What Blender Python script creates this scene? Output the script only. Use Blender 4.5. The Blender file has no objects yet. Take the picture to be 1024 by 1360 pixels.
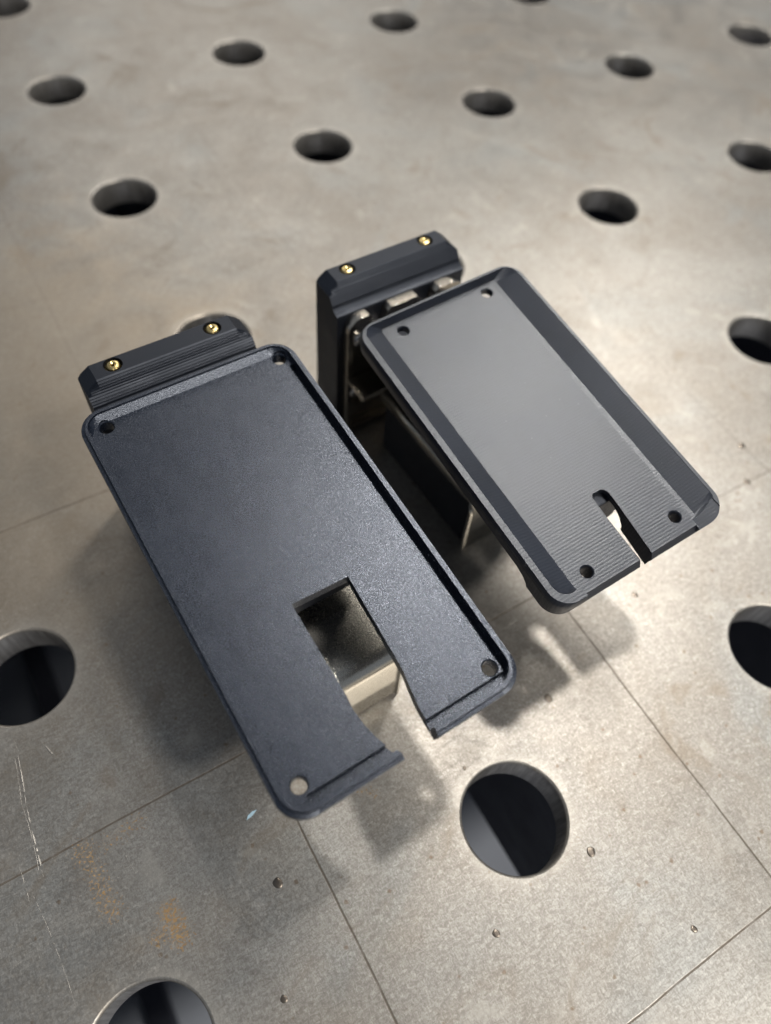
import bpy, bmesh, math, random
from mathutils import Matrix, Vector

random.seed(7)
MM = 0.001
scene = bpy.context.scene
col = scene.collection

# ------------------------------------------------------------------ camera
cam_d = bpy.data.cameras.new("camera")
cam = bpy.data.objects.new("camera", cam_d)
col.objects.link(cam)
RC = ((0.8616497, -0.5035975, 0.0628442),
      (-0.3916292, -0.7385560, -0.5487819),
      (0.3227791, 0.4482461, -0.8336001))
CX, CY, CZ = -60.474, -10.205, 203.975
m = Matrix.Identity(4)
for i in range(3):
    m[i][0] = RC[0][i]; m[i][1] = -RC[1][i]; m[i][2] = -RC[2][i]
m[0][3], m[1][3], m[2][3] = CX * MM, CY * MM, CZ * MM
cam.matrix_world = m
cam_d.sensor_fit = 'HORIZONTAL'
cam_d.sensor_width = 36.0
cam_d.lens = 36.0 * 974.84 / 1024.0
cam_d.clip_start = 0.005
cam_d.clip_end = 50.0
cam_d.dof.use_dof = True
cam_d.dof.focus_distance = 0.178
cam_d.dof.aperture_fstop = 10.0
scene.camera = cam

# ------------------------------------------------------------------ world, lamps, exposure
world = bpy.data.worlds.new("World")
scene.world = world
world.use_nodes = True
wb = world.node_tree.nodes["Background"]
wb.inputs[0].default_value = (0.80, 0.88, 1.0, 1)
wb.inputs[1].default_value = 0.19


def lamp(name, direction, dist, target, power, size, color, size_y=None, along=None, aim=None, spread=None):
    d = bpy.data.lights.new(name, 'AREA')
    d.energy = power
    d.color = color
    if size_y:
        d.shape = 'RECTANGLE'; d.size = size; d.size_y = size_y
    else:
        d.shape = 'DISK'; d.size = size
    o = bpy.data.objects.new(name, d)
    v = Vector(direction).normalized()
    o.location = Vector(target) * MM + v * dist
    o.rotation_euler = v.to_track_quat('Z', 'Y').to_euler()
    if aim:         # reflector lamp pointed at a spot on the table
        d.spread = math.radians(spread)
        o.rotation_euler = (o.location - Vector(aim) * MM).to_track_quat('Z', 'Y').to_euler()
    if along:       # turn the lamp's long side along a horizontal direction
        y = v.cross(Vector(along)).normalized(); x = y.cross(v)
        o.rotation_euler = Matrix((x, y, v)).transposed().to_euler()
    col.objects.link(o)
    return o


lamp("overhead_lamp", (0.25, 0.17, 1.0), 1.0, (40, 30, 0), 0.125, 0.07, (1.0, 0.95, 0.88), 0.05, aim=(128, 66, 0), spread=25)
lamp("ceiling_lamp_near", (0.32, -0.74, 1.0), 2.3, (0, 80, 0), 31, 0.2, (1.0, 0.95, 0.87))
lamp("ceiling_strip_lamp", (0.60, 0.44, 1.0), 2.5, (70, 80, 0), 24, 1.15, (1.0, 0.95, 0.87), 0.28, (0.8, 0.6, 0))
lamp("ceiling_lamp_far", (0.45, 1.35, 1.0), 3.6, (60, 260, 0), 17, 2.0, (1.0, 0.94, 0.85))

scene.view_settings.view_transform = 'Standard'
scene.view_settings.look = 'None'
scene.view_settings.exposure = 0.0
scene.view_settings.gamma = 1.0


# ------------------------------------------------------------------ node helpers
class NT:
    def __init__(self, name):
        self.mat = bpy.data.materials.new(name)
        self.mat.use_nodes = True
        self.t = self.mat.node_tree
        self.n = self.t.nodes
        self.b = self.n["Principled BSDF"]
        tc = self.n.new('ShaderNodeTexCoord')
        vm = self.n.new('ShaderNodeVectorMath'); vm.operation = 'SCALE'
        self.link(tc.outputs['Object'], vm.inputs[0]); vm.inputs['Scale'].default_value = 1000.0
        self.P = vm.outputs[0]            # object position in millimetres

    def link(self, a, b):
        self.t.links.new(a, b)

    def put(self, v, sock):
        if hasattr(v, 'is_linked') or hasattr(v, 'links'):
            self.link(v, sock)
        else:
            sock.default_value = v

    def math(self, op, a, b=0.0, c=None, clamp=False):
        k = self.n.new('ShaderNodeMath'); k.operation = op; k.use_clamp = clamp
        self.put(a, k.inputs[0]); self.put(b, k.inputs[1])
        if c is not None: self.put(c, k.inputs[2])
        return k.outputs[0]

    def vmath(self, op, a, b=(0, 0, 0)):
        k = self.n.new('ShaderNodeVectorMath'); k.operation = op
        self.put(a, k.inputs[0])
        if op == 'SCALE': self.put(b, k.inputs['Scale'])
        else: self.put(b, k.inputs[1])
        return k.outputs['Value'] if op in ('LENGTH', 'DOT_PRODUCT', 'DISTANCE') else k.outputs[0]

    def noise(self, scale, detail=3, rough=0.55, vec=None, dist=0.0):
        k = self.n.new('ShaderNodeTexNoise')
        k.inputs['Scale'].default_value = scale
        k.inputs['Detail'].default_value = detail
        k.inputs['Roughness'].default_value = rough
        k.inputs['Distortion'].default_value = dist
        self.link(vec or self.P, k.inputs['Vector'])
        return k.outputs['Fac']

    def ramp(self, v, lo, hi, a=0.0, b=1.0, smooth=True):
        k = self.n.new('ShaderNodeMapRange')
        if smooth: k.interpolation_type = 'SMOOTHSTEP'
        self.put(v, k.inputs[0])
        for i, x in enumerate((lo, hi, a, b)): k.inputs[i + 1].default_value = x
        return k.outputs[0]

    def mix(self, f, a, b, mode='MIX'):
        k = self.n.new('ShaderNodeMix'); k.data_type = 'RGBA'; k.blend_type = mode
        self.put(f, k.inputs[0])
        for v, i in ((a, 6), (b, 7)):
            if isinstance(v, tuple): k.inputs[i].default_value = (*v, 1) if len(v) == 3 else v
            else: self.link(v, k.inputs[i])
        return k.outputs[2]

    def scale(self, v, s):
        mp = self.n.new('ShaderNodeMapping')
        self.link(v, mp.inputs[0]); mp.inputs['Scale'].default_value = s
        return mp

    def bump(self, h, strength, dist):
        k = self.n.new('ShaderNodeBump')
        k.inputs['Strength'].default_value = strength
        k.inputs['Distance'].default_value = dist * MM
        self.link(h, k.inputs['Height'])
        self.link(k.outputs[0], self.b.inputs['Normal'])
        return k

    def seg(self, a, b, warp=None):
        """distance in mm from the flattened point to the segment a-b"""
        ax, ay = a; bx, by = b
        P = warp or self.P2
        pa = self.vmath('SUBTRACT', P, (ax, ay, 0))
        ba = (bx - ax, by - ay, 0)
        L = max(1e-6, ba[0] ** 2 + ba[1] ** 2)
        h = self.math('DIVIDE', self.vmath('DOT_PRODUCT', pa, ba), L, clamp=True)
        k = self.n.new('ShaderNodeVectorMath'); k.operation = 'SCALE'
        k.inputs[0].default_value = ba; self.link(h, k.inputs['Scale'])
        return self.vmath('LENGTH', self.vmath('SUBTRACT', pa, k.outputs[0]))


def set_b(nt, **kw):
    for k, v in kw.items():
        nt.put(v, nt.b.inputs[k.replace('_', ' ')])


# ------------------------------------------------------------------ materials
def steel_table_material():
    t = NT("ground_steel_plate")
    flat = t.vmath('MULTIPLY', t.P, (1, 1, 0))
    t.P2 = flat
    big = t.noise(0.011, 4, 0.55, dist=0.6)
    mid = t.noise(0.06, 5, 0.6, dist=0.8)
    fine = t.noise(0.9, 4, 0.65)
    # short grinding flecks in two directions
    ma = t.scale(flat, (0.75, 1.7, 1)); ma.inputs['Rotation'].default_value = (0, 0, 0.5)
    mb = t.scale(flat, (1.8, 0.70, 1)); mb.inputs['Rotation'].default_value = (0, 0, 0.25)
    fa = t.noise(0.8, 3, 0.65, ma.outputs[0], 1.2); fb = t.noise(1.3, 3, 0.65, mb.outputs[0], 1.0)
    fleck = t.math('MULTIPLY', fa, fb)
    c = t.mix(t.ramp(big, 0.32, 0.68), (0.375, 0.35, 0.318), (0.455, 0.44, 0.412))
    c = t.mix(t.ramp(mid, 0.45, 0.75, 0, 0.35), c, (0.31, 0.27, 0.22))
    c = t.mix(t.ramp(t.noise(0.018, 3, 0.6, dist=1.0), 0.5, 0.72, 0, 0.45), c, (0.40, 0.42, 0.42))
    c = t.mix(t.ramp(fleck, 0.14, 0.33, 0.44, 0.0), c, (0.13, 0.11, 0.09))
    c = t.mix(t.ramp(fleck, 0.29, 0.44, 0.0, 0.48), c, (0.70, 0.68, 0.64))
    c = t.mix(t.ramp(fine, 0.56, 0.74, 0, 0.45), c, (0.17, 0.145, 0.12))
    sm = t.noise(0.028, 5, 0.62, dist=1.6)
    c = t.mix(t.ramp(sm, 0.56, 0.70, 0, 0.5), c, (0.27, 0.225, 0.175))
    sm2 = t.noise(0.045, 4, 0.6, t.vmath('ADD', flat, (71.0, 33.0, 0.0)), 1.2)
    c = t.mix(t.ramp(sm2, 0.58, 0.72, 0, 0.4), c, (0.52, 0.50, 0.46))
    # brown pin-prick stains
    st = t.n.new('ShaderNodeTexVoronoi'); st.inputs['Scale'].default_value = 0.16
    t.link(t.vmath('ADD', flat, t.vmath('SCALE', flat, 0.0)), st.inputs['Vector'])
    wd = t.math('ADD', st.outputs['Distance'], t.math('MULTIPLY', t.noise(0.8, 2), 0.16))
    c = t.mix(t.ramp(wd, 0.13, 0.19, 0.6, 0.0), c, (0.20, 0.135, 0.08))
    st2 = t.math('ADD', t.vmath('LENGTH', t.vmath('SUBTRACT', flat, (-85.0, 190.0, 0.0))), t.math('MULTIPLY', t.math('SUBTRACT', sm, 0.5), 160.0))
    c = t.mix(t.ramp(st2, 40.0, 150.0, 0.5, 0.0), c, (0.46, 0.375, 0.275))
    # worn, brighter metal round every bore
    half = t.vmath('ADD', t.vmath('SCALE', flat, 0.01), (100.5, 100.5, 0))
    cell = t.vmath('SUBTRACT', t.vmath('FRACTION', half), (0.5, 0.5, 0))
    cell = t.vmath('MULTIPLY', cell, (100, 100, 0))
    rad = t.vmath('LENGTH', cell)
    radn = t.math('ADD', rad, t.math('MULTIPLY', t.math('SUBTRACT', mid, 0.5), 9.0))
    worn = t.ramp(radn, 14.0, 19.0, 0.30, 0.0)
    c = t.mix(worn, c, (0.60, 0.57, 0.52))
    # bore walls get their own grey with vertical streaks
    sep = t.n.new('ShaderNodeSeparateXYZ'); t.link(t.P, sep.inputs[0])
    bore = t.ramp(sep.outputs[2], -0.9, -0.6, 1.0, 0.0)
    wallv = t.scale(t.P, (0.9, 0.9, 0.06))
    wn = t.noise(1.0, 4, 0.6, wallv.outputs[0])
    c = t.mix(bore, c, t.mix(t.ramp(wn, 0.3, 0.7), (0.34, 0.32, 0.30), (0.58, 0.56, 0.53)))
    # scribed grid between the bores (wobbles slightly)
    sx = t.n.new('ShaderNodeSeparateXYZ')
    wob = t.n.new('ShaderNodeTexNoise'); wob.inputs['Scale'].default_value = 0.03
    t.link(flat, wob.inputs['Vector'])
    wv = t.vmath('MULTIPLY', t.vmath('SUBTRACT', wob.outputs['Color'], (0.5, 0.5, 0.5)), (1.3, 1.3, 0))
    half2 = t.vmath('ADD', t.vmath('SCALE', t.vmath('ADD', flat, wv), 0.01), (100.0, 100.0, 0))
    cell2 = t.vmath('SUBTRACT', t.vmath('FRACTION', half2), (0.5, 0.5, 0))
    t.link(t.vmath('SCALE', cell2, 100.0), sx.inputs[0])
    lx = t.math('ABSOLUTE', sx.outputs[0]); ly = t.math('ABSOLUTE', sx.outputs[1])
    dl = t.math('MINIMUM', lx, ly)
    brk = t.ramp(t.noise(0.12, 3), 0.3, 0.5, 0.55, 1.0)
    spx = t.n.new('ShaderNodeSeparateXYZ'); t.link(flat, spx.inputs[0])
    kept = t.ramp(t.math('ADD', spx.outputs[1], t.math('MULTIPLY', spx.outputs[0], 0.5)), 70.0, 190.0, 1.0, 0.22)
    brk = t.math('MULTIPLY', brk, kept)
    line = t.math('MULTIPLY', t.ramp(dl, 0.14, 0.38, 0.85, 0.0), brk)
    c = t.mix(line, c, (0.105, 0.082, 0.06))
    # fine random hairlines
    mp = t.scale(flat, (0.016, 0.42, 1)); mp.inputs['Rotation'].default_value = (0, 0, 1.2)
    v = t.n.new('ShaderNodeTexVoronoi'); v.feature = 'DISTANCE_TO_EDGE'; v.inputs['Scale'].default_value = 0.35
    t.link(mp.outputs[0], v.inputs['Vector'])
    h = t.ramp(v.outputs['Distance'], 0.002, 0.010, 0.14, 0.0)
    scm = t.math('MULTIPLY', h, t.ramp(big, 0.5, 0.62))
    c = t.mix(scm, c, (0.72, 0.69, 0.62))
    # rust blooms
    rust = [((-86, 24.4), (-85.7, 17.8), 4.5, 1.0), ((-90.3, 20.5), (-85.3, 21.2), 4.0, .8), ((-99.6, 47.5), (-97.6, 31.1), 5.0, .7),
            ((-94.2, 46.5), (-85.1, 47.4), 4.0, .6), ((-43.6, 292.3), (-32.4, 292.6), 9.0, .55), ((-51.8, 285.1), (-49, 273.1), 10.0, .55),
            ((-32, 25.8), (-29, 23), 2.6, .6), ((250.3, 319), (248.1, 302), 16.0, .3), ((258.5, 231.9), (262.7, 186.5), 16.0, .34)]
    ra = None
    for a, b, w, k in rust:
        s = t.ramp(t.seg(a, b, flat), 0.0, w * 1.3, k, 0.0)
        ra = s if ra is None else t.math('MAXIMUM', ra, s)
    rn = t.noise(1.35, 4, 0.7)
    rsp = t.math('ADD', t.math('MULTIPLY', ra, 0.19), rn)
    rm = t.math('MULTIPLY', t.ramp(rsp, 0.655, 0.72), t.ramp(ra, 0.02, 0.45))
    c = t.mix(t.math('MULTIPLY', rm, 0.85), c, t.mix(t.noise(0.35, 2), (0.30, 0.155, 0.06), (0.46, 0.29, 0.09)))
    c = t.mix(t.math('MULTIPLY', t.ramp(ra, 0.3, 1.0), 0.10), c, (0.40, 0.27, 0.14))
    rough = t.math('ADD', t.ramp(sm, 0.3, 0.7, 0.37, 0.47), t.ramp(fine, 0.4, 0.75, 0.0, 0.12))
    rough = t.math('ADD', rough, t.math('MULTIPLY', rm, 0.35))
    metal = t.math('SUBTRACT', 0.86, t.math('MAXIMUM', t.math('MULTIPLY', rm, 0.8), t.math('MULTIPLY', line, 0.5)), clamp=True)
    set_b(t, Base_Color=c, Roughness=rough, Metallic=metal)
    h = t.math('ADD', t.math('MULTIPLY', fine, 0.6), t.math('MULTIPLY', fleck, 1.3))
    h = t.math('SUBTRACT', h, t.math('MULTIPLY', line, 1.2))
    t.bump(h, 0.4, 0.075)
    return t.mat


def printed_plastic(name, base, rough, kind, tint=(0.78, 0.85, 1.0, 1), ior=1.85):
    t = NT(name)
    g = t.noise(4.6, 2, 0.6)
    mott = t.noise(0.06, 4, 0.55, dist=0.5)
    if kind == 'grain':
        h = t.math('ADD', t.math('MULTIPLY', g, 1.0), t.math('MULTIPLY', t.noise(1.5, 2), 0.12))
        # short drag marks across the print direction
        mp = t.scale(t.P, (0.30, 1.6, 0.3)); mp.inputs['Rotation'].default_value = (0, 0, 0.12)
        v = t.noise(1.0, 2, 0.5, mp.outputs[0])
        mark = t.math('MULTIPLY', t.ramp(v, 0.69, 0.73), t.ramp(t.noise(0.05, 2), 0.50, 0.62))
        h = t.math('SUBTRACT', h, t.math('MULTIPLY', mark, 2.2))
        c = t.mix(t.ramp(mott, 0.3, 0.7), base, tuple(x * 1.35 for x in base))
        c = t.mix(t.math('MULTIPLY', mark, 0.7), c, (0.003, 0.003, 0.004))
        du = t.n.new('ShaderNodeTexVoronoi'); du.inputs['Scale'].default_value = 0.33
        t.link(t.P, du.inputs['Vector'])
        c = t.mix(t.ramp(du.outputs['Distance'], 0.03, 0.06, 0.5, 0.0), c, (0.16, 0.16, 0.16))
        smear = t.noise(0.09, 5, 0.6, t.scale(t.P, (1.0, 0.45, 1.0)).outputs[0], 1.5)
        t.bump(h, 0.7, 0.085)
        r = t.math('ADD', t.ramp(mott, 0.3, 0.7, rough - 0.012, rough + 0.015), t.math('ADD', t.ramp(g, 0.4, 0.7, -0.06, 0.08), t.ramp(smear, 0.35, 0.68, -0.015, 0.03)))
    elif kind == 'lines':
        mp = t.scale(t.P, (0.28, 2.4, 1.0)); mp.inputs['Rotation'].default_value = (0, 0, 0.0)
        s1 = t.noise(1.0, 3, 0.6, mp.outputs[0])
        mp2 = t.scale(t.P, (1.5, 0.03, 1.0))
        s2 = t.noise(1.0, 3, 0.6, mp2.outputs[0])
        wl = t.n.new('ShaderNodeTexWave'); wl.wave_type = 'BANDS'; wl.bands_direction = 'Y'
        wl.inputs['Scale'].default_value = 0.37; wl.inputs['Distortion'].default_value = 0.5
        wl.inputs['Detail'].default_value = 1; wl.inputs['Detail Scale'].default_value = 0.4
        t.link(t.P, wl.inputs['Vector'])
        h = t.math('ADD', t.math('MULTIPLY', s1, 0.5), t.math('MULTIPLY', g, 0.9))
        h = t.math('ADD', h, t.math('MULTIPLY', wl.outputs['Fac'], 0.42))
        h = t.math('ADD', h, t.math('MULTIPLY', s2, 0.18))
        c = t.mix(t.ramp(mott, 0.3, 0.7), base, tuple(x * 1.4 for x in base))
        t.bump(h, 0.6, 0.08)
        du = t.n.new('ShaderNodeTexVoronoi'); du.inputs['Scale'].default_value = 0.3
        t.link(t.P, du.inputs['Vector'])
        c = t.mix(t.ramp(du.outputs['Distance'], 0.03, 0.06, 0.4, 0.0), c, (0.14, 0.14, 0.14))
        r = t.math('ADD', t.ramp(mott, 0.3, 0.7, rough - 0.012, rough + 0.015), t.math('ADD', t.ramp(s1, 0.35, 0.7, -0.015, 0.03), t.math('MULTIPLY', wl.outputs['Fac'], 0.05)))
    else:   # horizontal print layers
        w = t.n.new('ShaderNodeTexWave'); w.wave_type = 'BANDS'; w.bands_direction = 'Z'
        w.inputs['Scale'].default_value = 0.62; w.inputs['Distortion'].default_value = 0.6
        w.inputs['Detail'].default_value = 1
        t.link(t.P, w.inputs['Vector'])
        h = t.math('ADD', t.math('MULTIPLY', w.outputs['Fac'], 0.8), t.math('MULTIPLY', g, 0.5))
        c = t.mix(t.ramp(mott, 0.3, 0.7), base, tuple(x * 1.3 for x in base))
        t.bump(h, 0.6, 0.09)
        r = t.ramp(mott, 0.3, 0.7, rough - 0.05, rough + 0.08)
    set_b(t, Base_Color=c, Roughness=r, Metallic=0.0)
    t.b.inputs['IOR'].default_value = ior
    t.b.inputs['Specular Tint'].default_value = tint
    return t.mat


def metal(name, color, rough, grain=0.5, amp=0.03, metallic=1.0):
    t = NT(name)
    n1 = t.noise(grain, 4, 0.6); n2 = t.noise(5.0, 2, 0.6)
    set_b(t, Base_Color=t.mix(t.ramp(n1, 0.35, 0.7), color, tuple(x * 0.82 for x in color)), Metallic=metallic,
          Roughness=t.math('ADD', t.ramp(n1, 0.3, 0.7, rough - 0.05, rough + 0.07), t.ramp(n2, 0.4, 0.7, -0.03, 0.05)))
    t.bump(n2, 0.4, amp)
    return t.mat


M_table = steel_table_material()
M_tray_a = printed_plastic("textured_black_plastic", (0.006, 0.0085, 0.015), 0.28, 'grain')
M_tray_b = printed_plastic("lined_black_plastic", (0.008, 0.0105, 0.018), 0.37, 'lines', (0.90, 0.94, 1.0, 1), 1.76)
M_block = printed_plastic("layered_black_plastic", (0.0045, 0.006, 0.010), 0.40, 'layers', ior=1.5)
M_boss = printed_plastic("plain_black_plastic", (0.012, 0.013, 0.017), 0.5, 'layers', ior=1.45)
M_nickel = metal("nickel_plated_steel", (0.72, 0.66, 0.57), 0.17, 1.5, 0.07)
M_strap = metal("satin_nickel_strap", (0.83, 0.79, 0.70), 0.24, 6.0, 0.05)
M_plate = metal("dull_plated_steel", (0.40, 0.37, 0.32), 0.2, 1.5, 0.05)
M_screw = metal("bright_screw_steel", (0.62, 0.61, 0.60), 0.22, 0.6)
M_scratch = metal("bare_scratched_steel", (0.42, 0.40, 0.37), 0.5, 1.0, 0.03)
M_brass = metal("knurled_brass", (0.95, 0.74, 0.34), 0.28, 0.8)
M_under = metal("painted_underframe_steel", (0.055, 0.06, 0.085), 0.6, 0.05, 0.05, 0.0)
M_bead = metal("weld_bead_steel", (0.22, 0.19, 0.16), 0.35, 1.2)
M_flake = metal("pale_flake", (0.55, 0.78, 0.92), 0.25, 0.8, 0.05, 0.0)


def floor_material():
    t = NT("workshop_floor")
    n = t.noise(0.004, 5, 0.6)
    set_b(t, Base_Color=t.mix(t.ramp(n, 0.3, 0.7), (0.27, 0.29, 0.34), (0.38, 0.41, 0.47)), Roughness=0.7)
    t.bump(t.noise(0.08, 4), 0.3, 1.0)
    return t.mat


M_floor = floor_material()


# ------------------------------------------------------------------ mesh helpers (all lengths in mm)
def link_mesh(name, bm, mat, parent=None, world_mat=None, smooth_deg=None, flat='big'):
    me = bpy.data.meshes.new(name)
    bmesh.ops.scale(bm, vec=(MM, MM, MM), verts=bm.verts)
    bmesh.ops.recalc_face_normals(bm, faces=bm.faces)
    bm.to_mesh(me); bm.free()
    o = bpy.data.objects.new(name, me)
    me.materials.append(mat)
    col.objects.link(o)
    place(o, parent, world_mat)
    if smooth_deg: smooth(me, smooth_deg, flat)
    return o


def smooth(me, deg, flat='big'):
    me.shade_smooth()
    me.set_sharp_from_angle(angle=math.radians(deg))
    for p in me.polygons:
        if flat == 'big' and (p.area > 6e-6 or len(p.vertices) > 4): p.use_smooth = False
        if flat == 'level' and abs(p.normal.z) > 0.995: p.use_smooth = False


WM = {}


def place(o, parent=None, world_mat=None):
    w = world_mat.copy() if world_mat else Matrix.Identity(4)
    WM[o.name] = w
    if parent:
        o.parent = parent
        o.matrix_local = WM[parent.name].inverted() @ w
    else:
        o.matrix_world = w


def prism(bm, poly, z0, z1, axis='z'):
    """extrude a 2D polygon; axis 'z': (x,y)->z, 'x': (y,z)->x, 'y': (x,z)->y"""
    def P(p, h):
        a, b = p
        return {'z': (a, b, h), 'x': (h, a, b), 'y': (a, h, b)}[axis]
    lo = [bm.verts.new(P(p, z0)) for p in poly]
    hi = [bm.verts.new(P(p, z1)) for p in poly]
    n = len(poly)
    bm.faces.new(lo[::-1]); bm.faces.new(hi)
    for i in range(n):
        bm.faces.new((lo[i], lo[(i + 1) % n], hi[(i + 1) % n], hi[i]))
    return lo, hi


def rrect(x0, x1, y0, y1, r, seg=10):
    pts = []
    for cx, cy, a0 in ((x1 - r, y0 + r, -90), (x1 - r, y1 - r, 0), (x0 + r, y1 - r, 90), (x0 + r, y0 + r, 180)):
        for k in range(seg + 1):
            a = math.radians(a0 + 90 * k / seg)
            pts.append((cx + r * math.cos(a), cy + r * math.sin(a)))
    return pts


def circle(cx, cy, r, n=28):
    return [(cx + r * math.cos(2 * math.pi * k / n), cy + r * math.sin(2 * math.pi * k / n)) for k in range(n)]


def loft(bm, rings, cap=True):
    vs = [[bm.verts.new(p) for p in r] for r in rings]
    n = len(rings[0])
    for a, b in zip(vs, vs[1:]):
        for i in range(n):
            bm.faces.new((a[i], a[(i + 1) % n], b[(i + 1) % n], b[i]))
    if cap:
        bm.faces.new(vs[0][::-1]); bm.faces.new(vs[-1])
    return vs


def temp_obj(bm):
    me = bpy.data.meshes.new("cutter")
    bmesh.ops.recalc_face_normals(bm, faces=bm.faces)
    bm.to_mesh(me); bm.free()
    o = bpy.data.objects.new("cutter", me)
    col.objects.link(o)
    return o


def carve(body_bm, cutters, bevel=0.0, segs=2, angle=30):
    """boolean-difference the cutters (bmeshes in mm) from the body and return a bmesh"""
    o = temp_obj(body_bm)
    cs = [temp_obj(c) for c in cutters]
    for c in cs:
        mo = o.modifiers.new("cut", 'BOOLEAN'); mo.operation = 'DIFFERENCE'; mo.solver = 'EXACT'; mo.object = c
    if bevel:
        b = o.modifiers.new("bevel", 'BEVEL'); b.width = bevel; b.segments = segs
        b.limit_method = 'ANGLE'; b.angle_limit = math.radians(angle); b.harden_normals = False
    dg = bpy.context.evaluated_depsgraph_get()
    ev = o.evaluated_get(dg)
    me = ev.to_mesh()
    bm = bmesh.new(); bm.from_mesh(me)
    ev.to_mesh_clear()
    for x in [o] + cs:
        d = x.data
        bpy.data.objects.remove(x); bpy.data.meshes.remove(d)
    return bm


def bm_prism(poly, z0, z1, axis='z'):
    bm = bmesh.new(); prism(bm, poly, z0, z1, axis); return bm


def bm_merge(*bms):
    out = bmesh.new()
    for b in bms:
        me = bpy.data.meshes.new("m"); b.to_mesh(me); b.free()
        out.from_mesh(me); bpy.data.meshes.remove(me)
    return out


def tag(o, label=None, cat=None, group=None, kind=None):
    if label: o["label"] = label
    if cat: o["category"] = cat
    if group: o["group"] = group
    if kind: o["kind"] = kind
    return o


# ------------------------------------------------------------------ the table plate with its bores
TH = 12.0
SEG = 64
bm = bmesh.new()
cache = {}


def tv(x, y, z):
    k = (round(x, 4), round(y, 4), round(z, 4))
    if k not in cache: cache[k] = bm.verts.new((x, y, z))
    return cache[k]


I0, I1, J0, J1 = -2, 6, -1, 7
for i in range(I0, I1 + 1):
    for j in range(J0, J1 + 1):
        cx, cy = 100.0 * i, 100.0 * j
        sq, rings = [], []
        for k in range(SEG):
            a = 2 * math.pi * k / SEG
            c, s = math.cos(a), math.sin(a)
            f = 50.0 / max(abs(c), abs(s))
            sq.append((cx + c * f, cy + s * f))
        prof = [(14.75, 0.0), (14.5, -0.10), (14.12, -0.46), (14.0, -0.75), (14.0, -TH + .6), (14.5, -TH)]
        top = [tv(x, y, 0.0) for x, y in sq]
        prev = top
        for r, z in prof:
            cur = [tv(cx + r * math.cos(2 * math.pi * k / SEG), cy + r * math.sin(2 * math.pi * k / SEG), z) for k in range(SEG)]
            for k in range(SEG):
                bm.faces.new((prev[k], prev[(k + 1) % SEG], cur[(k + 1) % SEG], cur[k]))
            prev = cur
        bot = [tv(x, y, -TH) for x, y in sq]
        for k in range(SEG):
            bm.faces.new((prev[k], prev[(k + 1) % SEG], bot[(k + 1) % SEG], bot[k]))
# outer skirt
xa, xb, ya, yb = 100 * I0 - 50, 100 * I1 + 50, 100 * J0 - 50, 100 * J1 + 50
bm.edges.ensure_lookup_table()
for e in [e for e in bm.edges if len(e.link_faces) == 1 and abs(e.verts[0].co.z) < 1e-6 and abs(e.verts[1].co.z) < 1e-6]:
    v0, v1 = e.verts
    bm.faces.new((v0, v1, tv(v1.co.x, v1.co.y, -TH), tv(v0.co.x, v0.co.y, -TH)))
table = link_mesh("table_top", bm, M_table, smooth_deg=50, flat='level')
tag(table, "worn ground steel fixture table top with a grid of round bores", kind="structure")

# under-frame seen through the bores
bm = bm_prism([(16.8, -92), (60, -92), (60, -12.3), (16.8, -12.3)], -140, 740, 'y')
rib = link_mesh("support_rib", bm, M_under, table)
for x0 in (-183, 142, 270, 400, 540):
    bm = bm_prism([(x0, -92), (x0 + 12, -92), (x0 + 12, -12.3), (x0, -12.3)], -140, 740, 'y')
    link_mesh("support_rib", bm, M_under, table)
for x0, y0, w in ((-232, 96, 30), (-232, 640, 60), (560, -130, 60), (560, 640, 60)):
    bm = bm_prism(rrect(x0, x0 + w, y0, y0 + w, 4, 3), -800, -12.3)
    link_mesh("table_leg", bm, M_under, table)

bm = bm_prism([(-245, -145), (645, -145), (645, 745), (-245, 745)], -304, -300)
link_mesh("added_shelf", bm, M_floor, table)  # added shelf, set high so lamp light reaches only its near part
link_mesh("cross_bar", bm_prism([(-151, -140), (-139, -140), (-139, 500), (-151, 500)], -299.8, -285), M_under, table)
for pl in ([(-246, -150), (-240, -150), (-240, 745), (-246, 745)], [(640, -150), (646, -150), (646, 745), (640, 745)], [(-240, 740), (640, 740), (640, 746), (-240, 746)]):
    link_mesh("ambient_block_plate", bm_prism(pl, -299.8, -12.3), M_under, table)  # unseen plates added to keep ambient light out from under the table
bm = bmesh.new()
vs = [bm.verts.new(p) for p in ((-3000, -3000, -800), (3000, -3000, -800), (3000, 3000, -800), (-3000, 3000, -800))]
bm.faces.new(vs)
tag(link_mesh("floor", bm, M_floor), "grey workshop floor below the table", kind="structure")

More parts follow.
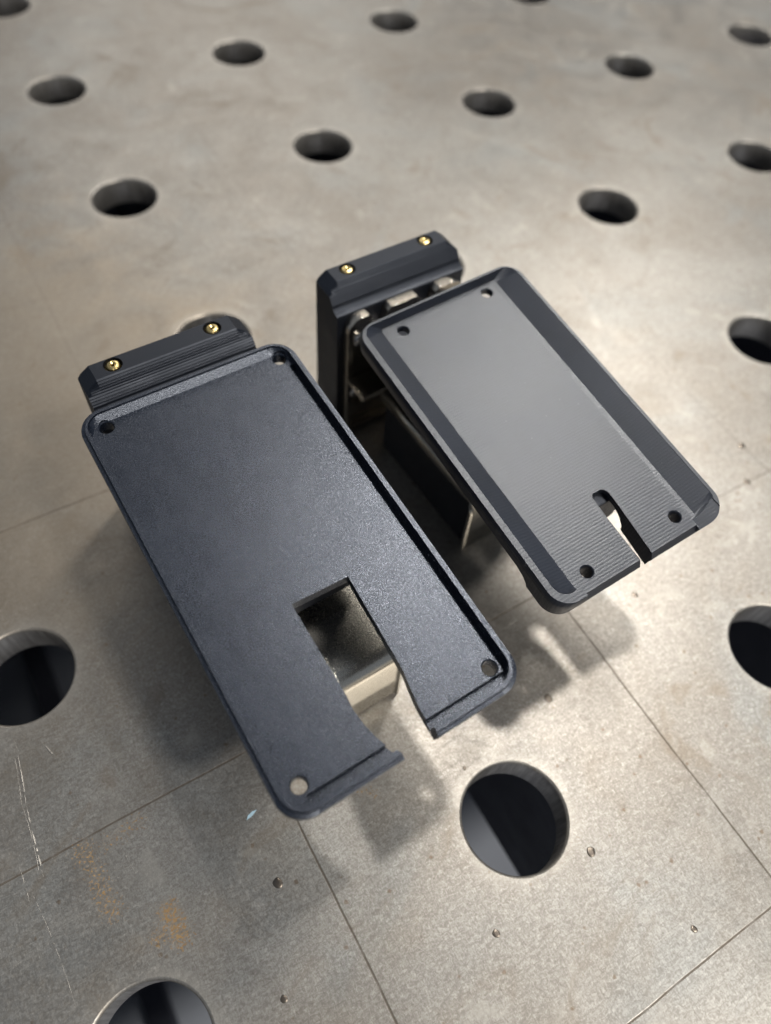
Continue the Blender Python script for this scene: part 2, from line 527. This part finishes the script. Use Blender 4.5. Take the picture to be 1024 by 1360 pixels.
# bright burred scratches across the plate: broken, wavering slivers just proud of the surface
scr = [((-106.6, 82.5), (-108.6, 64.9), .28), ((-108.6, 64.9), (-109.6, 46.4), .34), ((-107.6, 81), (-109.6, 64.9), .12), ((-109.4, 64.9), (-110.4, 46.4), .15),
       ((-114, 51.9), (-114, 42.4), .10), ((-113.1, 45.6), (-111, 14.7), .10), ((-41.1, -8), (-33, -19.9), .11), ((-33, -19.9), (-27.7, -26.5), .07),
       ((-34, 1.1), (-31.2, -3.4), .09), ((11.5, -11.8), (23.1, -18), .11), ((23.1, -18), (30, -19.2), .12), ((-100.1, 77.7), (-98.8, 73.4), .45),
       ((-61.2, 63), (-61.2, 59.4), .16), ((82.7, 106.5), (91.1, 90.3), .1), ((19.6, 43.9), (35.5, 46.4), .09), ((27.8, 15.7), (36.2, 17.4), .1),
       ((128.6, 59.3), (151.4, 59), .12), ((31.5, 184.2), (3.7, 175.8), .14), ((96.2, 51.4), (79.6, 22.4), .06), ((-91.3, 43.8), (-90.1, 36.2), .09),
       ((-47.2, 162.3), (-32.3, 169.7), .16), ((-13.3, -20.4), (-12.3, -28.4), .07), ((197.8, 237.1), (280.1, 237.9), .2), ((124.5, 354.6), (166.8, 363.2), .25),
       ((122.4, 66.4), (118.4, 39.6), .08)]
for _ in range(70):
    x, y, a, ln = random.uniform(-125, 160), random.uniform(-60, 190), random.uniform(0, 6.28), random.expovariate(1 / 5.0) + 1.0
    scr.append(((x, y), (x + ln * math.cos(a), y + ln * math.sin(a)), random.uniform(.03, .075)))
b = bmesh.new()
for (ax, ay), (bx, by), w in scr:
    ln = math.hypot(bx - ax, by - ay)
    n = max(4, int(ln / 0.9))
    nx, ny = -(by - ay) / ln, (bx - ax) / ln
    bow = random.uniform(-.02, .02) * ln
    prev = None
    ww = 0.0
    for k in range(n + 1):
        f = k / n
        off = bow * math.sin(math.pi * f) + random.uniform(-.04, .04)
        cx_, cy_ = ax + (bx - ax) * f + nx * off, ay + (by - ay) * f + ny * off
        if abs((cx_ + 50) % 100 - 50) ** 2 + abs((cy_ + 50) % 100 - 50) ** 2 < 15.2 ** 2:
            prev = None; continue
        ww = w * random.uniform(0.25, 1.1) * min(1.0, 4 * f + .2, 4 * (1 - f) + .2)
        cur = (b.verts.new((cx_ - nx * ww, cy_ - ny * ww, 0.006)), b.verts.new((cx_, cy_, 0.006 + ww * .35)), b.verts.new((cx_ + nx * ww, cy_ + ny * ww, 0.006)))
        if prev and random.random() > 0.14:
            b.faces.new((prev[0], prev[1], cur[1], cur[0])); b.faces.new((prev[1], prev[2], cur[2], cur[1]))
        prev = cur
bmesh.ops.delete(b, geom=[v for v in b.verts if not v.link_faces], context='VERTS')
tag(link_mesh("scratch_marks", b, M_scratch, table), kind="stuff")

# small weld beads and pits stuck on the plate (parts of the plate)
for x, y, r in ((12.5, -16.8, 1.15), (27.7, 21.6, 1.25), (-4.6, 17.1, .55), (23.8, -43.6, .8), (72.8, 35.0, 1.0),
                (149.6, 63.0, 1.3), (139.1, 50.1, 1.2), (9.0, 86.5, 1.1), (-60.8, 16.9, 1.2), (-70, -5.5, .8), (-19.7, -19.5, .9)):
    b = bmesh.new()
    rings = []
    n = 14
    ph = random.random() * 6
    for rr, z in ((1.0, 0.02), (0.93, 0.16), (0.7, 0.30), (0.35, 0.38)):
        rings.append([(x + r * rr * math.cos(2 * math.pi * k / n) * (1 + .12 * math.sin(2 * 2 * math.pi * k / n + ph)),
                       y + r * rr * math.sin(2 * math.pi * k / n) * (1.1 + .1 * math.cos(3 * 2 * math.pi * k / n + ph)), z * r * 0.4 + .01) for k in range(n)])
    loft(b, rings)
    link_mesh("weld_spatter", b, M_bead, table, smooth_deg=60)


# ------------------------------------------------------------------ holders
def pose(center, rot):
    R = Matrix(rot)
    M4 = R.to_4x4()
    M4.translation = Vector(center) * MM
    return M4


def frame(x, y, yaw):
    M4 = Matrix.Rotation(yaw, 4, 'Z')
    M4.translation = Vector((x, y, 0)) * MM
    return M4


def clamp_block(parent, F, steps, width=47.0):
    """printed upright block; local origin on the table below the insert line"""
    w = width / 2
    front = []
    # stair-stepped slope from the top front edge down to the shoulder
    y0, z0, y1, z1 = -3.2, 60.0, -7.0, 54.6
    for k in range(steps):
        ya_ = y0 + (y1 - y0) * k / steps; yb_ = y0 + (y1 - y0) * (k + 1) / steps
        za_ = z0 + (z1 - z0) * k / steps; zb_ = z0 + (z1 - z0) * (k + 1) / steps
        dz = (za_ - zb_)
        front += [(ya_, za_), (yb_ + (ya_ - yb_) * 0.25, za_ - dz * 0.35), (yb_, za_ - dz * 0.55), (yb_, zb_ + dz * 0.12)]
    front += [(-7.1, 54.2), (-7.5, 53.5), (-8.3, 52.9), (-9.6, 52.5), (-9.8, 52.0), (-9.8, 0.0)]
    prof = [(3.4, 0.0), (3.4, 59.2), (2.6, 60.0)] + front

    def clip(zmax, dy):
        return [((y if z < 50 else min(y, 3.4 - dy) if y > 0 else y + 0.0), min(z, zmax)) for y, z in prof]
    rings = []
    for x, zm, dy in ((-w, 57.0, 0.8), (-w + 1.0, 57.9, .4), (-w + 3.6, 60.0, 0.0), (w - 3.6, 60.0, 0.0), (w - 1.0, 57.9, .4), (w, 57.0, 0.8)):
        rings.append([(x, y, z + 1e-4 * i) for i, (y, z) in enumerate(clip(zm, dy))])
    b = bmesh.new(); loft(b, rings)
    cuts = [bm_prism(circle(s * 14.2, 0, 2.55, 24), 52, 66) for s in (-1, 1)]
    body = carve(b, cuts)
    o = link_mesh("clamp_block", body, M_block, parent, F, smooth_deg=25)
    # knurled brass inserts
    for s in (-1, 1):
        n = 36
        bb = bmesh.new()
        rings = []
        for rr, z, kn in ((2.5, 53, .0), (2.5, 57.6, .0), (1.5, 57.9, .0), (1.5, 58.3, .0), (1.6, 58.6, .22), (1.6, 59.7, .22),
                          (1.45, 60.0, .0), (0.9, 60.15, 0), (0.5, 59.8, .0), (0.45, 54.0, .0)):
            rings.append([(s * 14.2 + (rr + (kn if k % 2 else 0)) * math.cos(2 * math.pi * k / n),
                           (rr + (kn if k % 2 else 0)) * math.sin(2 * math.pi * k / n), z) for k in range(n)])
        loft(bb, rings)
        link_mesh("brass_insert", bb, M_brass, o, F, smooth_deg=35)
    return o


def bracket(parent, F, strap_front, strap_z, xs=13.8):
    # back plate with a notched top edge, standing against the block front
    t = 3.2
    dp = 1.9
    yb = -9.95
    top = 52.3
    pl = [(-21.5, 2), (21.5, 2), (21.5, top - 6)]
    for k in range(1, 7):
        a = math.radians(90 * k / 6); pl.append((21.5 - 5 + 5 * math.cos(a), top - 5 + 5 * math.sin(a)))
    pl += [(11.8, top), (10.4, top - 1.2), (9.4, top - 6.5), (5.6, top - 6.5), (4.6, top - 1.2), (3.4, top),
           (-6.2, top), (-7.4, top - 1.2), (-8.4, top - 6.5), (-12.0, top - 6.5), (-13.0, top - 1.2), (-14.2, top)]
    for k in range(0, 7):
        a = math.radians(90 + 90 * k / 6); pl.append((-21.5 + 5 + 5 * math.cos(a), top - 5 + 5 * math.sin(a)))
    pocket = [(x * 0.915, 27.0 + (z - 27.0) * 0.925) for x, z in pl]
    b1 = carve(bm_prism(pl, yb - t, yb, 'y'), [bm_prism(pocket, yb - t - 4, yb - t + dp, 'y'),
               bm_prism(circle(-9.5, 27.5, 1.1, 16), yb - 8, yb + 5, 'y')], 0.2, 2, 40)
    o = link_mesh("bracket", b1, M_nickel, parent, F, smooth_deg=35)
    # shelf fold at the foot of the plate
    b2 = bmesh.new()
    loft(b2, [[(x, y, z) for y, z in ((-11.7, strap_z - 1.6), (-11.7, strap_z), (-21.0, strap_z), (-21.6, strap_z - 0.8), (-21.0, strap_z - 1.6))]
              for x in (-20.5, 20.5)])
    link_mesh("shelf_fold", b2, M_nickel, o, F, smooth_deg=30)
    # pressed strap: inverted pan with rounded bends, front flange reaching the table
    y_r, y_f, z_t = -21.7, strap_front, strap_z - 0.25
    b = bmesh.new()
    prof = []          # path (y, z) of the outer skin from the rear to the foot of the front flange
    R = 4.6
    prof.append((y_r, z_t)); prof.append((y_r - 20, z_t)); prof.append((y_f + R + 12, z_t))
    for k in range(0, 9):
        a = math.radians(90 * k / 8)
        prof.append((y_f + R - R * math.sin(a), z_t - R + R * math.cos(a)))
    prof.append((y_f - 0.2, 10.0)); prof.append((y_f - 0.5, 0.05))
    # cross direction: side flange bends
    r2 = 1.0
    cross = []
    for k in range(0, 6):
        a = math.radians(90 - 90 * k / 5)
        cross.append((xs - r2 + r2 * math.cos(a), -(r2 - r2 * math.sin(a))))
    cross.append((xs, -3.2))
    cr = [(-x, d) for x, d in cross[::-1]] + cross
    nrm = []
    for i, (y, z) in enumerate(prof):
        y0_, z0_ = prof[max(0, i - 1)]; y1_, z1_ = prof[min(len(prof) - 1, i + 1)]
        dy, dz = y1_ - y0_, z1_ - z0_
        L = math.hypot(dy, dz); nrm.append((dz / L, -dy / L))
    grid = []
    for i, (y, z) in enumerate(prof):
        ny, nz = nrm[i]
        row = []
        nz_ = abs(nz)
        for x, d in cr:
            # flanges hang below the top, and shrink away round the front bend
            dd = d if i < 3 else max(d, -r2 - (3.2 - r2) * max(0.0, 1 - (i - 2) / 5.0))
            row.append(b.verts.new((x, y - ny * dd * -1 * 1.0 if False else y + (-ny) * (-dd) * -1.0, z + nz_ * dd)))
        grid.append(row)
    for a_, b_ in zip(grid, grid[1:]):
        for k in range(len(cr) - 1):
            b.faces.new((a_[k], a_[k + 1], b_[k + 1], b_[k]))
    st = link_mesh("strap", b, M_strap, o, F, smooth_deg=50, flat='level')
    so = st.modifiers.new("thickness", 'SOLIDIFY'); so.thickness = 1.1 * MM; so.offset = -1
    # screws on the plate
    for x, z in ((-17.4, 43.2), (-18.3, 20.8), (17.4, 43.2), (18.3, 20.8)):
        n = 20
        bb = bmesh.new()
        rings = []
        for rr, y in ((2.4, 0), (2.4, -.8), (2.2, -1.7), (1.7, -2.3), (1.2, -2.45), (1.1, -1.6), (0.2, -1.5)):
            rings.append([(x + rr * math.cos(2 * math.pi * k / n), yb - t + dp - 0.02 + y, z + rr * math.sin(2 * math.pi * k / n)) for k in range(n)])
        loft(bb, rings)
        link_mesh("screw", bb, M_screw, o, F, smooth_deg=40)
    return o


def hole_cut(x, y, r, z1):
    n = 24
    b = bmesh.new()
    loft(b, [[(px, py, -20) for px, py in circle(x, y, r, n)], [(px, py, z1 - 0.3) for px, py in circle(x, y, r, n)],
             [(px, py, z1 + 0.02) for px, py in circle(x, y, r + 0.3, n)], [(px, py, z1 + 6) for px, py in circle(x, y, r + 0.3, n)]])
    return b


# --- larger holder
FA = frame(-30.6, 141.6, 0.045)
holderA = bpy.data.objects.new("tray_holder", None); col.objects.link(holderA)
holderA.empty_display_size = 0.02
place(holderA, None, FA)
tag(holderA, "larger black plastic holder with flat grainy tray and wide cable notch", "holder", "printed tray holders on the steel table")
TA = pose((-27.83, 72.70, 57.73), ((0.9991, -0.0412, -0.0005), (0.0411, 0.9962, -0.0771), (0.0037, 0.0770, 0.9970)))
W, L = 29.5, 55.35
FLA = -2.3


def outline(W0, W1, L0, L1, d, r, z, seg=12):
    return [(x, y, z) for x, y in rrect(W0 + d, W1 - d, L0 + d, L1 - d, r - d * 0.6, seg)]


body = bmesh.new()
loft(body, [outline(-W, W, -L, L, 0.5, 6.5, -5.6), outline(-W, W, -L, L, 0.0, 6.5, -1.9), outline(-W, W, -L, L, 0.12, 6.5, -1.15),
            outline(-W, W, -L, L, 0.95, 6.5, -1.1), outline(-W, W, -L, L, 1.1, 6.5, 0.0)])
rec = bmesh.new()
loft(rec, [[(x, y, FLA) for x, y in rrect(-W + 2.0, W - 2.0, -L + 2.4, L - 3.6, 4.4, 12)],
           [(x, y, -0.7) for x, y in rrect(-W + 1.9, W - 1.9, -L + 2.3, L - 1.9, 4.6, 12)],
           [(x, y, 6.0) for x, y in rrect(-W + 1.8, W - 1.8, -L + 2.2, L - 1.7, 4.6, 12)]])
# channel added along the front and right floor edges to give a shadow band
gp = [(-W + 6, -L + 2.45)]
for k in range(9):
    a = math.radians(-90 + 90 * k / 8)
    gp.append((W - 6.35 + 4.3 * math.cos(a), -L + 6.75 + 4.3 * math.sin(a)))
gp += [(W - 2.05, L - 8.5), (W - 3.3, L - 8.5), (W - 3.3, -L + 4.6), (-W + 6, -L + 4.6)]
shade_groove = bm_prism(gp, FLA - 1.7, FLA + 0.8)
notch = bm_prism([(-6.4, -13.9), (-6.4, -38.0), (-6.7, -41.0), (-6.3, -45.0), (-5.5, -48.5), (-4.2, -52.0), (-3.0, -54.4), (-3.0, -62),
                  (5.4, -62), (5.4, -52), (5.6, -47.5), (6.4, -42.5), (7.0, -39.5), (7.6, -27.0), (8.1, -14.3)], -20, 20)
cuts = [rec, shade_groove, notch] + [hole_cut(x, y, 1.75, FLA) for x, y in ((-23.2, 50.2), (25.0, 50.1), (23.9, -48.7), (-23.7, -48.4))]
tr = carve(body, cuts, 0.25, 2, 35)
trayA = link_mesh("tray", tr, M_tray_a, holderA, TA, smooth_deg=32)
# inner ridge line along the rim
clamp_block(holderA, FA, 9)
bracket(holderA, FA, -97.0, 26.5, 16.0)
b = carve(bm_prism(rrect(-18, 18, -9, 44, 3, 4), -24.0, -5.7), [], 0.5, 2, 40)
link_mesh("support_boss", b, M_boss, holderA, TA, smooth_deg=35)
b = carve(bm_prism(rrect(-17, 17, 40, 58.0, 2, 3), -28.0, -19.5), [], 0.4, 2, 40)
link_mesh("added_neck", b, M_boss, holderA, TA, smooth_deg=35)  # counterpart of the block added behind the smaller tray

# --- smaller holder
FB = frame(43.3, 148.6, 0.05)
holderB = bpy.data.objects.new("tray_holder", None); col.objects.link(holderB)
holderB.empty_display_size = 0.02
place(holderB, None, FB)
tag(holderB, "smaller black plastic holder whose tray has sloped sides and narrow slot", "holder", "printed tray holders on the steel table")
TB = pose((46.67, 76.57, 57.39), ((0.9976, -0.0379, -0.0571), (0.0312, 0.9930, -0.1140), (0.0611, 0.1120, 0.9918)))
FLB = -3.0
x0, x1, yf, yr = -27.6, 28.2, -47.9, 48.2
body = bmesh.new()
loft(body, [outline(x0, x1, yf, yr, 0.8, 6.0, -9.0), outline(x0, x1, yf, yr, 0.0, 6.0, -2.2), outline(x0, x1, yf, yr, 0.1, 6.0, -1.2), outline(x0, x1, yf, yr, 0.6, 6.0, 0.0)])
under = bm_prism([(-36.5, -9.2), (-35.8, -7.6), (-34.0, -6.0), (-31.5, -5.2), (80, -5.2), (80, -12), (-36.5, -12)], -60, 60, 'x')
# recess: flat floor, sloped flanks, rounded ends at the rim
rb = bmesh.new()


def ring(xa_, xb_, ya_, yb_, r, z):
    return [(x, y, z) for x, y in rrect(xa_, xb_, ya_, yb_, r, 8)]


loft(rb, [ring(-19.2, 19.2, -44.6, 45.8, 0.6, FLB), ring(-19.6, 20.6, -44.6, 46.0, 0.9, FLB + 0.16),
          ring(-25.3, 26.6, -44.8, 46.9, 3.6, -0.12), ring(-25.5, 26.9, -45.0, 47.2, 3.8, 5.0)])
mouth = bm_prism([(-19.1, FLB + 0.06), (19.1, FLB + 0.06), (26.0, -0.3), (26.2, 8), (-19.1, 8)], -60, -43.0, 'y')
chamf = bm_prism([(-46.3, FLB + 0.07), (-46.3, 8), (-60, 8), (-60, -6.2), (-47.7, -5.4)], -18.8, 18.9, 'x')
notch = bm_prism([(0.3, -26.4), (0.0, -32), (-0.4, -62), (3.3, -62), (3.7, -46), (4.9, -31), (5.0, -27.6), (4.5, -26.4), (3.6, -25.7), (1.0, -25.7)], -20, 20)
cuts = [under, rb, mouth, chamf, notch] + [hole_cut(x, y, 1.6, FLB) for x, y in ((-13.6, 42.9), (15.9, 43.0), (15.7, -41.7), (-13.9, -41.9))]
tr = carve(body, cuts, 0.34, 2, 35)
trayB = link_mesh("tray", tr, M_tray_b, holderB, TB, smooth_deg=32)
clamp_block(holderB, FB, 11)
bracket(holderB, FB, -72.0, 26.5)
b = carve(bm_prism(rrect(-16, 16, -29, 42, 3, 4), -23.0, -5.3), [], 0.5, 2, 40)
link_mesh("support_boss", b, M_boss, holderB, TB, smooth_deg=35)  # carries the tray; enlarged to keep strip lamp light out underneath
b = carve(bm_prism(rrect(-17, 17, 36, 61.0, 2, 3), -28.0, -19.5), [], 0.4, 2, 40)
link_mesh("added_neck", b, M_boss, holderB, TB, smooth_deg=35)  # block added to stop strip lamp light reaching the gap between trays
b = carve(bm_prism(rrect(-12.4, 12.4, -70.0, -22.2, 1.5, 3), 0.2, 24.8), [], 0.4, 2, 40)
link_mesh("shade_filler", b, M_boss, holderB, FB, smooth_deg=35)  # black box added under the strap to darken the shaded gap

# --- a loose flake on the plate
b = bmesh.new()
loft(b, [[(-61.4, 34.0, z), (-59.6, 34.3, z), (-58.0, 35.1, z), (-59.2, 35.3, z), (-60.6, 34.9, z)] for z in (0.03, 0.16)])
tag(link_mesh("plastic_flake", b, M_flake), "tiny pale blue flake lying on the steel beside the larger tray's front corner", "flake")
